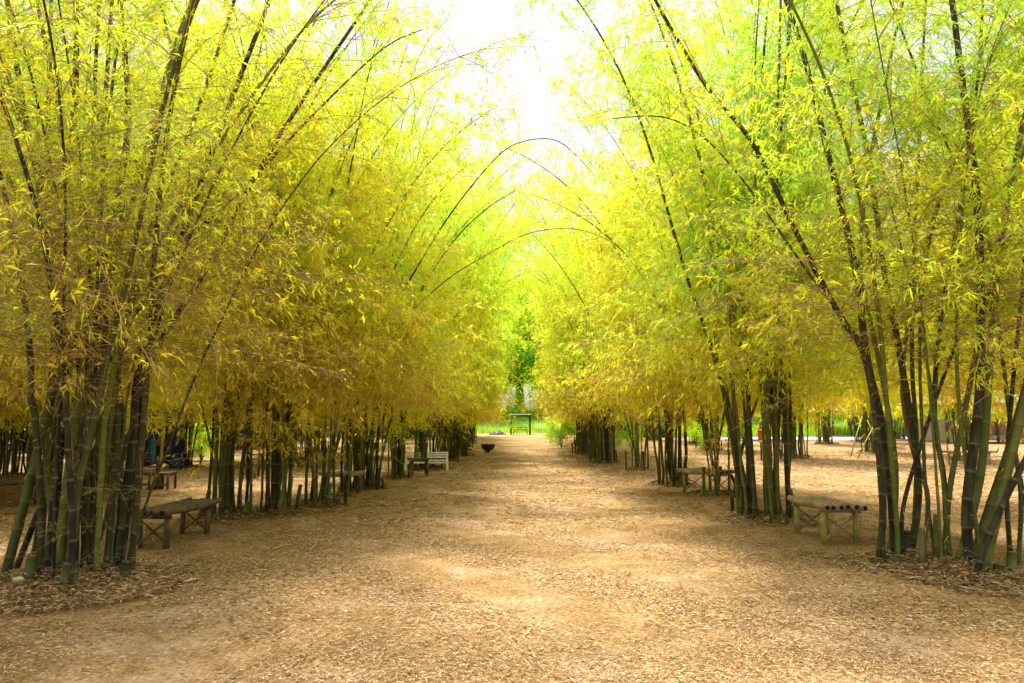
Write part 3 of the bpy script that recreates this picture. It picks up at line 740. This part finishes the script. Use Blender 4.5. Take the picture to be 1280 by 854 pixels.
# ------------------------------------------------------------------ benches of bamboo poles
def log_bench(name, loc, rz, Lb=1.55, Wd=.5, H=.5, npole=6, pm=M_POLE, lm=M_LEG, label='', pr=.042, seed=0, cat='bench', group='rustic bamboo log benches'):
    r_ = random.Random(seed)
    root = empty(name, loc, rz); tag(root, label, cat, group)
    for i in range(npole):                         # each pole of the seat, dark discs painted as the shade in its ends
        y = -Wd / 2 + Wd * i / (npole - 1)
        l0 = -Lb / 2 - r_.uniform(-.03, .06); l1 = Lb / 2 + r_.uniform(-.05, .05); z = H + r_.uniform(-.008, .008)
        n = 7; pts = []; rad = []
        for k in range(n * 3 + 1):
            u = k / (n * 3); pts.append((l0 + (l1 - l0) * u, y + .012 * math.sin(u * 5 + i), z - .015 * math.sin(u * math.pi) + .006 * math.sin(9 * u + i)))
            rad.append(pr * r_.uniform(.96, 1.03) * (1.12 if k % 3 == 0 and 0 < k < n * 3 else 1))
        p = MB().tube(pts, rad, 12).build('seat_pole', pm, root, smooth=False)
        hb = MB()
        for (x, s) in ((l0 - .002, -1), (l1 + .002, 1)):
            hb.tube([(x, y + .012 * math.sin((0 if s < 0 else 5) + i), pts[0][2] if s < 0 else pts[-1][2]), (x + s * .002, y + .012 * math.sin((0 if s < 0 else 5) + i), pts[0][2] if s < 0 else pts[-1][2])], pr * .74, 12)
        hb.build('hollow_end_shade', M_HOLE_SHADE, p)  # flat dark disc on a solid end, shade of the hollow painted on
    legx = Lb * .36; ly = Wd / 2 - .03; top = H - pr * 1.05
    for sx in (-1, 1):
        for sy in (-1, 1):
            x, y = sx * legx, sy * ly
            MB().tube([(x, y, -.03), (x, y, .2), (x + .004, y, .215), (x, y, .23), (x, y, top - .03)], [.04, .038, .042, .038, .036], 10).build('leg', lm, root, smooth=True)
        MB().tube([(sx * legx, -Wd / 2 - .03, top - .022), (sx * legx, Wd / 2 + .03, top - .022)], .024, 8).build('cross_rail', pm, root)
        for s in (-1, 1):
            MB().tube([(sx * legx + s * .02, -s * ly, .05), (sx * legx + s * .018, s * ly, top - .07)], .014, 7).build('brace', pm, root)
    return root
def span(a, b):
    """place a bench by the ground points of its two ends"""
    A, B = G(*a), G(*b); c = (A + B) / 2; d = B - A
    return c, math.atan2(d[1], d[0]), float(np.linalg.norm(d[:2]))
# left: from near-left end (195,686) to far-right end (250,668)
c, az, ln = span((193, 684), (241, 669)); az = math.atan2(*(G(241, 669) - G(193, 684))[[1, 0]])
log_bench('bamboo_bench', c, az, 1.55, .44, .47, 5, M_POLED, M_POLED, 'dark log bench with crossed leg braces beside the near left clump', .047, 1)
cR = (G(1010, 664) + G(1058, 682)) / 2; dR = G(1010, 665) - G(1058, 681)
log_bench('bamboo_bench', cR, math.atan2(dR[1], dR[0]), 1.15, .52, .5, 6, M_POLE, M_LEG, 'pale bamboo pole bench with yellow green legs on the right of the path', .042, 2)
q = G(4, 632); log_bench('bamboo_bench', q + [-.1, 0, 0], .1, 1.7, .42, .47, 4, M_POLED, M_POLED, 'dark log bench half cut off at the left edge behind the stems', .045, 3)
q = G(428, 617); log_bench('bamboo_bench', q, .35, 1.0, .4, .46, 4, M_POLE, M_POLED, 'small log bench between two clumps of the left row', .045, 4)
q = G(884, 616); log_bench('bamboo_bench', q, 2.1, 1.15, .7, .5, 6, M_POLE, M_LEG, 'low pole bench among thin stems in the right row', .045, 5)
q = G(1212, 581); log_bench('bamboo_bench', q, .05, 1.9, .4, .5, 4, M_POLE, M_POLE, 'long pale pole bench far behind the right edge stems', .04, 6)
q = G(524, 594); log_bench('bamboo_table', q, .2, .62, .5, .5, 5, M_POLED, M_POLED, 'small dark pole table in front of the white bench', .04, 7, 'table', None)

# white painted bench
def white_bench():
    q = G(533, 588); root = empty('park_bench', q, .12); tag(root, 'white painted bench with slatted back in the left row', 'bench')
    W = 1.4
    for x in (-W / 2, W / 2):
        MB().box(x, .2, .30, .07, .06, .62, 0, .008).build('back_post', M_WHITE, root)
        MB().box(x, -.2, .16, .07, .06, .34, 0, .008).build('leg', M_WHITE, root)
        MB().box(x, 0, .30, .05, .34, .05, 0, .006).build('seat_rail', M_WHITE, root)
    for z in (.43, .51, .585):
        MB().box(0, .165, z, W - .08, .022, .055, 0, .005).build('back_slat', M_WHITE, root)
    for y in (-.17, -.09, -.01, .07):
        MB().box(0, y, .338, W + .04, .065, .022, 0, .005).build('seat_slat', M_WHITE, root)
    MB().box(0, -.205, .27, W - .08, .022, .06, 0, .005).build('apron', M_WHITE, root)
white_bench()

# small wooden chairs, left background
def slatted_seat(q, rz, Wd, H, label, mat, group='wooden seats under the left trees', back=True):
    root = empty('wooden_chair', q, rz); tag(root, label, 'seat', group)
    for sx in (-1, 1):
        for sy in (-1, 1):
            h = H if (sy > 0 and back) else .42
            MB().tube([(sx * Wd / 2, sy * .22, -.02), (sx * Wd / 2, sy * .22, h)], .032, 8).build('leg', mat, root, smooth=True)
        MB().tube([(sx * Wd / 2, -.24, .36), (sx * Wd / 2, .24, .36)], .022, 6).build('side_rail', mat, root)
    for k in range(6):
        MB().tube([(-Wd / 2 - .04, -.2 + k * .08, .41), (Wd / 2 + .04, -.2 + k * .08, .41)], .028, 7).build('seat_slat', mat, root)
    if back:
        for z in (.55, .68, H - .04):
            MB().tube([(-Wd / 2 - .03, .22, z), (Wd / 2 + .03, .22, z)], .022, 7).build('back_rail', mat, root)
    MB().tube([(-Wd / 2, -.22, .15), (Wd / 2, -.22, .15)], .02, 6).build('stretcher', mat, root)
slatted_seat(G(181, 613), .1, .36, .8, 'dark slatted wooden seat left of the blue cloth', M_WOODR)
slatted_seat(G(206, 613), .05, .3, .5, 'low dark wooden stool right of the blue cloth', M_WOODR, back=False)
slatted_seat(G(313, 598), .1, .34, .9, 'brown slatted chair seen behind the second left clump', M_WOODR)

# thin post with blue cloth hanging beside it
q = G(199, 612)
tag(MB().tube([(q[0], q[1], -.05), (q[0] + .01, q[1], .9), (q[0] + .04, q[1], 2.0), (q[0] + .02, q[1], 2.5)], [.04, .037, .035, .03], 9).build('wooden_post', M_LEG, smooth=True), 'thin pale wooden post behind the two low seats', 'post')
q2 = P(192, 590, q[1]); mb = MB(); V = []; Fc = []
for j in range(9):
    u = j / 8; w_ = .075 * (1 - .5 * u ** 2) * (1 if j else .35); z = 1.05 - .62 * u
    for i in range(14):
        a = i / 14 * 6.283; k = w_ * (1 + .22 * math.sin(5 * a + u * 2))
        V.append((q2[0] + k * math.cos(a), q2[1] - .1 + k * .7 * math.sin(a), z + .2))
for j in range(8):
    for i in range(14): Fc.append((j * 14 + i, (j + 1) * 14 + i, (j + 1) * 14 + (i + 1) % 14, j * 14 + (i + 1) % 14))
Fc += [tuple(range(14)), tuple(range(8 * 14 + 13, 8 * 14 - 1, -1))]
mb.add(V, Fc); mb.tube([(q2[0], q2[1] - .1, 1.24), (q2[0] + .05, q2[1] - .05, 1.4), (q[0], q[1], 1.42)], .006, 5)
tag(mb.build('hanging_cloth', M_BLUE, smooth=True), 'bright blue folded cloth hanging from the thin post', 'cloth')

# navy tarpaulin hung among the dark stems
def tarp():
    c = G(222, 583); xs_ = np.linspace(-1.1, 1.1, 45); zs = np.linspace(.15, 2.1, 30)
    X, Z = np.meshgrid(xs_, zs)
    Yd = .09 * np.sin(X * 7 + Z * 1.5) * (1.2 - Z / 2.4) + .05 * np.sin(X * 15 + 2 * np.sin(Z * 3)) - .25 * np.sin((Z - .1) * 1.5)
    X2 = X * (1 - .18 * np.sin(Z * 1.4)) + .04 * np.sin(Z * 9)
    V = np.stack([c[0] + .25 + X2, c[1] - 1.9 + Yd, Z + .07 * np.cos(X * 5)], -1).reshape(-1, 3)
    i = np.arange(44)[None] + 45 * np.arange(29)[:, None]
    o = mesh('tarpaulin', V, np.stack([i, i + 1, i + 46, i + 45], -1).reshape(-1, 4), M_TARP, smooth=True)
    sm = o.modifiers.new('thick', 'SOLIDIFY'); sm.thickness = .006
    tag(o, 'dark navy blue tarpaulin draped among dark stems in the left background', 'tarpaulin')
    V = []; n = 12
    for j in range(5):
        for k in range(n):
            a = k / n * 6.283; rr_ = .04 * j
            V.append((c[0] + .5 + rr_ * 1.3 * math.cos(a), c[1] - 2.36 - .02 * math.sin(a * 2) - .05 * (4 - j) / 4, .95 + rr_ * math.sin(a)))
    Fc = [(j * n + k, j * n + (k + 1) % n, (j + 1) * n + (k + 1) % n, (j + 1) * n + k) for j in range(4) for k in range(n)]
    p = MB().add(V, Fc).build('orange_patch', M_ORANGE, o, smooth=True)
tarp()

# iron fire bowl on the path
def bowl():
    q = G(610, 566); root = empty('fire_bowl', q); tag(root, 'black iron bowl on a short foot standing on the path', 'bowl')
    prof = [(.10, .10), (.22, .13), (.31, .22), (.355, .34), (.37, .42), (.385, .425), (.385, .44), (.35, .44), (.335, .34), (.28, .23), (.18, .16), (.0, .14)]
    n = 28; V = []; Fc = []
    for (r, z) in prof:
        for i in range(n): a = i / n * 6.283; V.append((r * math.cos(a), r * math.sin(a), z))
    for j in range(len(prof) - 1):
        for i in range(n): Fc.append((j * n + i, j * n + (i + 1) % n, (j + 1) * n + (i + 1) % n, (j + 1) * n + i))
    MB().add(V, Fc).build('basin', M_IRON, root, smooth=True)
    MB().tube([(0, 0, -.01), (0, 0, .03), (0, 0, .06), (0, 0, .12)], [.22, .2, .1, .12], 20).build('foot', M_IRON, root)
bowl()
# dark heap at the path's end
def heap():
    rg = np.random.default_rng(3); n = 26; V = []; Fc = []
    for j in range(9):
        u = j / 8
        for i in range(n):
            a = i / n * 6.283; k = 1.0 * (1 - u) ** .7 * (1 + .08 * rg.normal()); V.append((k * math.cos(a), .8 * k * math.sin(a), .55 * u + .03 * rg.normal() - (.05 if j == 0 else 0)))
    for j in range(8):
        for i in range(n): Fc.append((j * n + i, j * n + (i + 1) % n, (j + 1) * n + (i + 1) % n, (j + 1) * n + i))
    o = MB().add(V, Fc).build('earth_heap', M_IRON, None, smooth=True); o.location = ((622 - 640) / 900 * 84, 84, 0)
    tag(o, 'dark heap of earth left of the wooden shelter', 'heap')
heap()

# small shelter with a bench at the end of the path
def shelter():
    x = (650.5 - 640) / 900 * 84; root = empty('garden_shelter', (x, 84, 0)); tag(root, 'small dark post shelter with flat roof at the end of the path', 'shelter')
    for sx in (-1, 1):
        for sy in (-1, 1):
            MB().box(sx * 1.1, sy * .55, 1.05, .17, .17, 2.2, 0, .01).build('post', M_IRON, root)
        MB().tube([(sx * 1.1, -.55, 1.65), (sx * .75, -.55, 2.1)], .04, 6).build('brace', M_WOODD, root)
    for sy in (-1, 1): MB().box(0, sy * .55, 2.18, 2.6, .12, .17, 0, .01).build('beam', M_IRON, root)
    rf = MB()
    V = [(-1.4, -.85, 2.27), (1.4, -.85, 2.27), (1.4, .85, 2.27), (-1.4, .85, 2.27), (-1.3, -.75, 2.33), (1.3, -.75, 2.33), (1.2, 0, 2.4), (-1.2, 0, 2.4), (1.3, .75, 2.33), (-1.3, .75, 2.33)]
    rf.add(V, [(3, 2, 1, 0), (0, 1, 5, 4), (4, 5, 6, 7), (7, 6, 8, 9), (9, 8, 2, 3), (1, 2, 8, 6, 5), (0, 4, 7, 9, 3)]); rf.build('roof', M_WOODD, root)
    b = empty('park_bench', (x, 84.1, 0)); tag(b, 'dark slatted bench standing inside the small shelter', 'bench')
    for sx in (-1, 1):
        MB().box(sx * .78, .2, .42, .07, .07, .86, 0, .008).build('back_post', M_WOODD, b)
        MB().box(sx * .78, -.2, .2, .07, .07, .42, 0, .008).build('leg', M_WOODD, b)
    for z in (.58, .8): MB().box(0, .17, z, 1.5, .03, .08, 0, .005).build('back_slat', M_WOODD, b)
    for y in (-.16, -.04, .08): MB().box(0, y, .42, 1.6, .1, .03, 0, .005).build('seat_slat', M_WOODD, b)
shelter()

# wire fence along the field
def fence():
    root = empty('wire_fence', (0, 88.5, 0)); tag(root, 'thin wire fence with grey posts along the green field', 'fence')
    for i, x in enumerate(np.arange(-24, 62, 3.4)):
        MB().tube([(x, 0, -.1), (x, 0, 1.7)], .04, 6).build('fence_post', M_GREY, root)
    w_ = MB()
    for z in (.35, .7, 1.05, 1.4): w_.tube([(-24, -.05, z), (61.5, -.05, z)], .007, 4)
    w_.build('wires', M_GREY, root)
fence()

# pale road strip on the right
V = []; 
xsr = np.arange(16, 120, 2.0)
for x in xsr:
    y = 60 + (x - 16) * .02; V += [(x, y, .055), (x, y + 9, .055)]
Fc = [(2 * i, 2 * i + 2, 2 * i + 3, 2 * i + 1) for i in range(len(xsr) - 1)]
o = mesh('road', np.array(V), Fc, M_ROAD); tag(o, 'pale concrete road beyond the right hand clumps', kind='structure')
V = []; 
for x in xsr:
    y = 60 + (x - 16) * .02; V += [(x, y + 9, .06), (x, y + 9, .18), (x, y + 9.2, .18), (x, y + 9.2, .0)]
Fc = []
for i in range(len(xsr) - 1):
    for k in range(3): Fc.append((4 * i + k, 4 * i + 4 + k, 4 * i + 5 + k, 4 * i + 1 + k))
o = mesh('road_kerb', np.array(V), Fc, M_GREY); tag(o, 'kerb on the far side of the pale road', kind='structure')
# green verge between road and field on the right
n = 45000; x = rng.uniform(16, 100, n); y = rng.uniform(70, 90, n); 
V, Fc = blades(np.stack([x, y, gz(x, y) * 0], 1), nrm(np.stack([rng.normal(0, .25, n), rng.normal(0, .25, n), np.ones(n)], 1)), rng.uniform(.35, 1.5, n), np.full(n, .05), nrm(rng.normal(0, 1, (n, 3))), rng, .2, .1)
o = mesh('verge_grass', V, Fc, M_GRASS, tone=rng.random(n)); tag(o, 'tall bright green grass beside the pale road', kind='stuff')

# open sided pavilions on the right
def pavilion(x0, x1, y, depth, eave, ridge, label, wall=True, rz=0.0):
    W = x1 - x0; root = empty('open_pavilion', ((x0 + x1) / 2, y, 0), rz); tag(root, label, 'pavilion', 'open pavilions beyond the grove')
    ov = .5; X = W / 2 + ov; D = depth / 2 + ov
    V = [(-X, -D, eave), (X, -D, eave), (X, D, eave), (-X, D, eave), (-X + 1.2, 0, ridge), (X - 1.2, 0, ridge)]
    V += [(a, b, c - .06) for a, b, c in V]
    rf = [(0, 1, 5, 4), (2, 3, 4, 5), (1, 2, 5), (3, 0, 4)]
    rf += [tuple(6 + i for i in reversed(f)) for f in rf] + [(0, 6, 7, 1), (1, 7, 8, 2), (2, 8, 9, 3), (3, 9, 6, 0)]
    MB().add(V, rf).build('roof', M_METAL, root)
    nx = max(2, int(W / 1.6) + 1)
    for i in range(nx):
        for s in (-1, 1):
            x = -W / 2 + W * i / (nx - 1)
            MB().box(x, s * depth / 2, eave / 2 - .03, .16, .16, eave - .02, 0, .01).build('post', M_WOODD, root)
            if s < 0: MB().tube([(x, s * depth / 2, eave - .55), (x + .4, s * depth / 2, eave - .08)], .045, 6).build('brace', M_WOODD, root)
    for s in (-1, 1): MB().box(0, s * (depth / 2 - .09), eave - .12, W, .1, .16).build('beam', M_WOODD, root)
    if wall:
        MB().box(0, -depth / 2 + .14, 1.1, W - .1, .06, 1.0, 0, .01).build('half_wall', M_WALL, root)
        MB().box(0, -depth / 2 + .12, 1.64, W, .12, .06, 0, .01).build('rail', M_POLE, root)
        MB().box(0, depth / 2 - .14, .9, W - .1, .06, 1.6, 0, .01).build('rear_wall', M_WHITE, root)
pavilion(31.5, 42.5, 55, 5, 2.95, 4.0, 'open pavilion with pale metal roof and brown half wall on the far right')
pavilion(31.0, 38.0, 72, 4, 2.6, 3.5, 'smaller open pavilion with pale roof beside the green field', wall=False)

# red cloth on a pole behind the right dense clump
q = G(952, 575); root = empty('signboard', q); tag(root, 'red board with white strips on a post behind the dense right clump', 'sign')
MB().tube([(0, 0, -.05), (0, 0, 1.6)], .04, 8).build('post', M_WOODD, root)
MB().box(0, -.06, 1.05, .28, .04, .62, 0, .01).build('board', M_RED, root)
for z in (1.28, .8): MB().box(0, -.084, z, .22, .008, .05).build('white_strip', M_CUP, root)

# plastic rubbish lying at the foot of the near left clump
q = G(44, 734)
def revolve(prof, n=16):
    V = []; Fc = []
    for (r, z) in prof:
        for i in range(n): a = i / n * 6.283; V.append((r * math.cos(a), r * math.sin(a), z))
    for j in range(len(prof) - 1):
        for i in range(n): Fc.append((j * n + i, j * n + (i + 1) % n, (j + 1) * n + (i + 1) % n, (j + 1) * n + i))
    return V, Fc + [tuple(range(n - 1, -1, -1))]
root = empty('plastic_cup', q + [.0, -.05, .13]); root.rotation_euler = (R(70), R(35), 0); tag(root, 'white and maroon plastic cup lying among the roots of the near left clump', 'cup')
V, Fc = revolve([(.035, 0), (.05, .06), (.055, .11), (.05, .11), (.045, .06)]); MB().add(V, Fc).build('cup_body', M_CUP, root, True)
V, Fc = revolve([(.056, .112), (.058, .125), (.04, .15), (.0, .152)]); MB().add(V, Fc).build('lid', M_MAROON, root, True)
MB().tube([(.01, 0, .14), (.02, .01, .25), (.05, .02, .32)], .006, 6).build('straw', M_CUP, root)
root = empty('plastic_bottle', q + [-.13, -.12, .09]); root.rotation_euler = (R(80), 0, R(50)); tag(root, 'pale green plastic bottle lying beside the maroon cup', 'bottle')
V, Fc = revolve([(.0, 0), (.036, .002), (.038, .03), (.036, .1), (.038, .15), (.03, .18), (.014, .205), (.014, .215)]); MB().add(V, Fc).build('bottle_body', M_BOTTLE, root, True)
V, Fc = revolve([(.016, .213), (.016, .235), (.0, .236)]); MB().add(V, Fc).build('cap', M_CUP, root, True)

# leaning support poles round the clump before the pavilion
for i, (a, b) in enumerate((((1063, 571), (1078, 520)), ((1104, 571), (1084, 525)), ((1072, 572), (1094, 530)))):
    g0 = G(*a); t = P(b[0], b[1], g0[1] + .5)
    o = MB().tube([g0 - [0, 0, .05], (g0 + t) / 2 + [0, 0, .03], t], [.03, .027, .022], 7).build('support_pole', M_LEG, None, True)
    tag(o, ['pale pole leaning in from the left on the clump before the pavilion', 'pale pole leaning in from the right on the clump before the pavilion', 'pale pole leaning steeply across the clump before the pavilion'][i], 'pole', 'leaning support poles')
# a few fallen thick twigs
for i, (px, py, l, a) in enumerate(((720, 568, .9, .2), (1075, 740, .5, 2.8), (340, 690, .4, 1.0), (1030, 571, .3, 0))):
    q = G(px, py); rg = random.Random(i)
    o = MB().tube([q + [0, 0, .02], q + [l * .5 * math.cos(a), l * .5 * math.sin(a), .04 + rg.random() * .02], q + [l * math.cos(a + .2), l * math.sin(a + .2), .03]], [.014, .012, .006], 6).build('fallen_branch', M_TWIG)
    tag(o, ['dark fallen stick on the path near the end of the right row', 'short fallen stick in front of the arching right clump', 'short fallen stick right of the left log bench', 'short fallen stick on bare ground before the pale road'][i], 'stick', 'fallen sticks')
print('objects', len(bpy.data.objects))
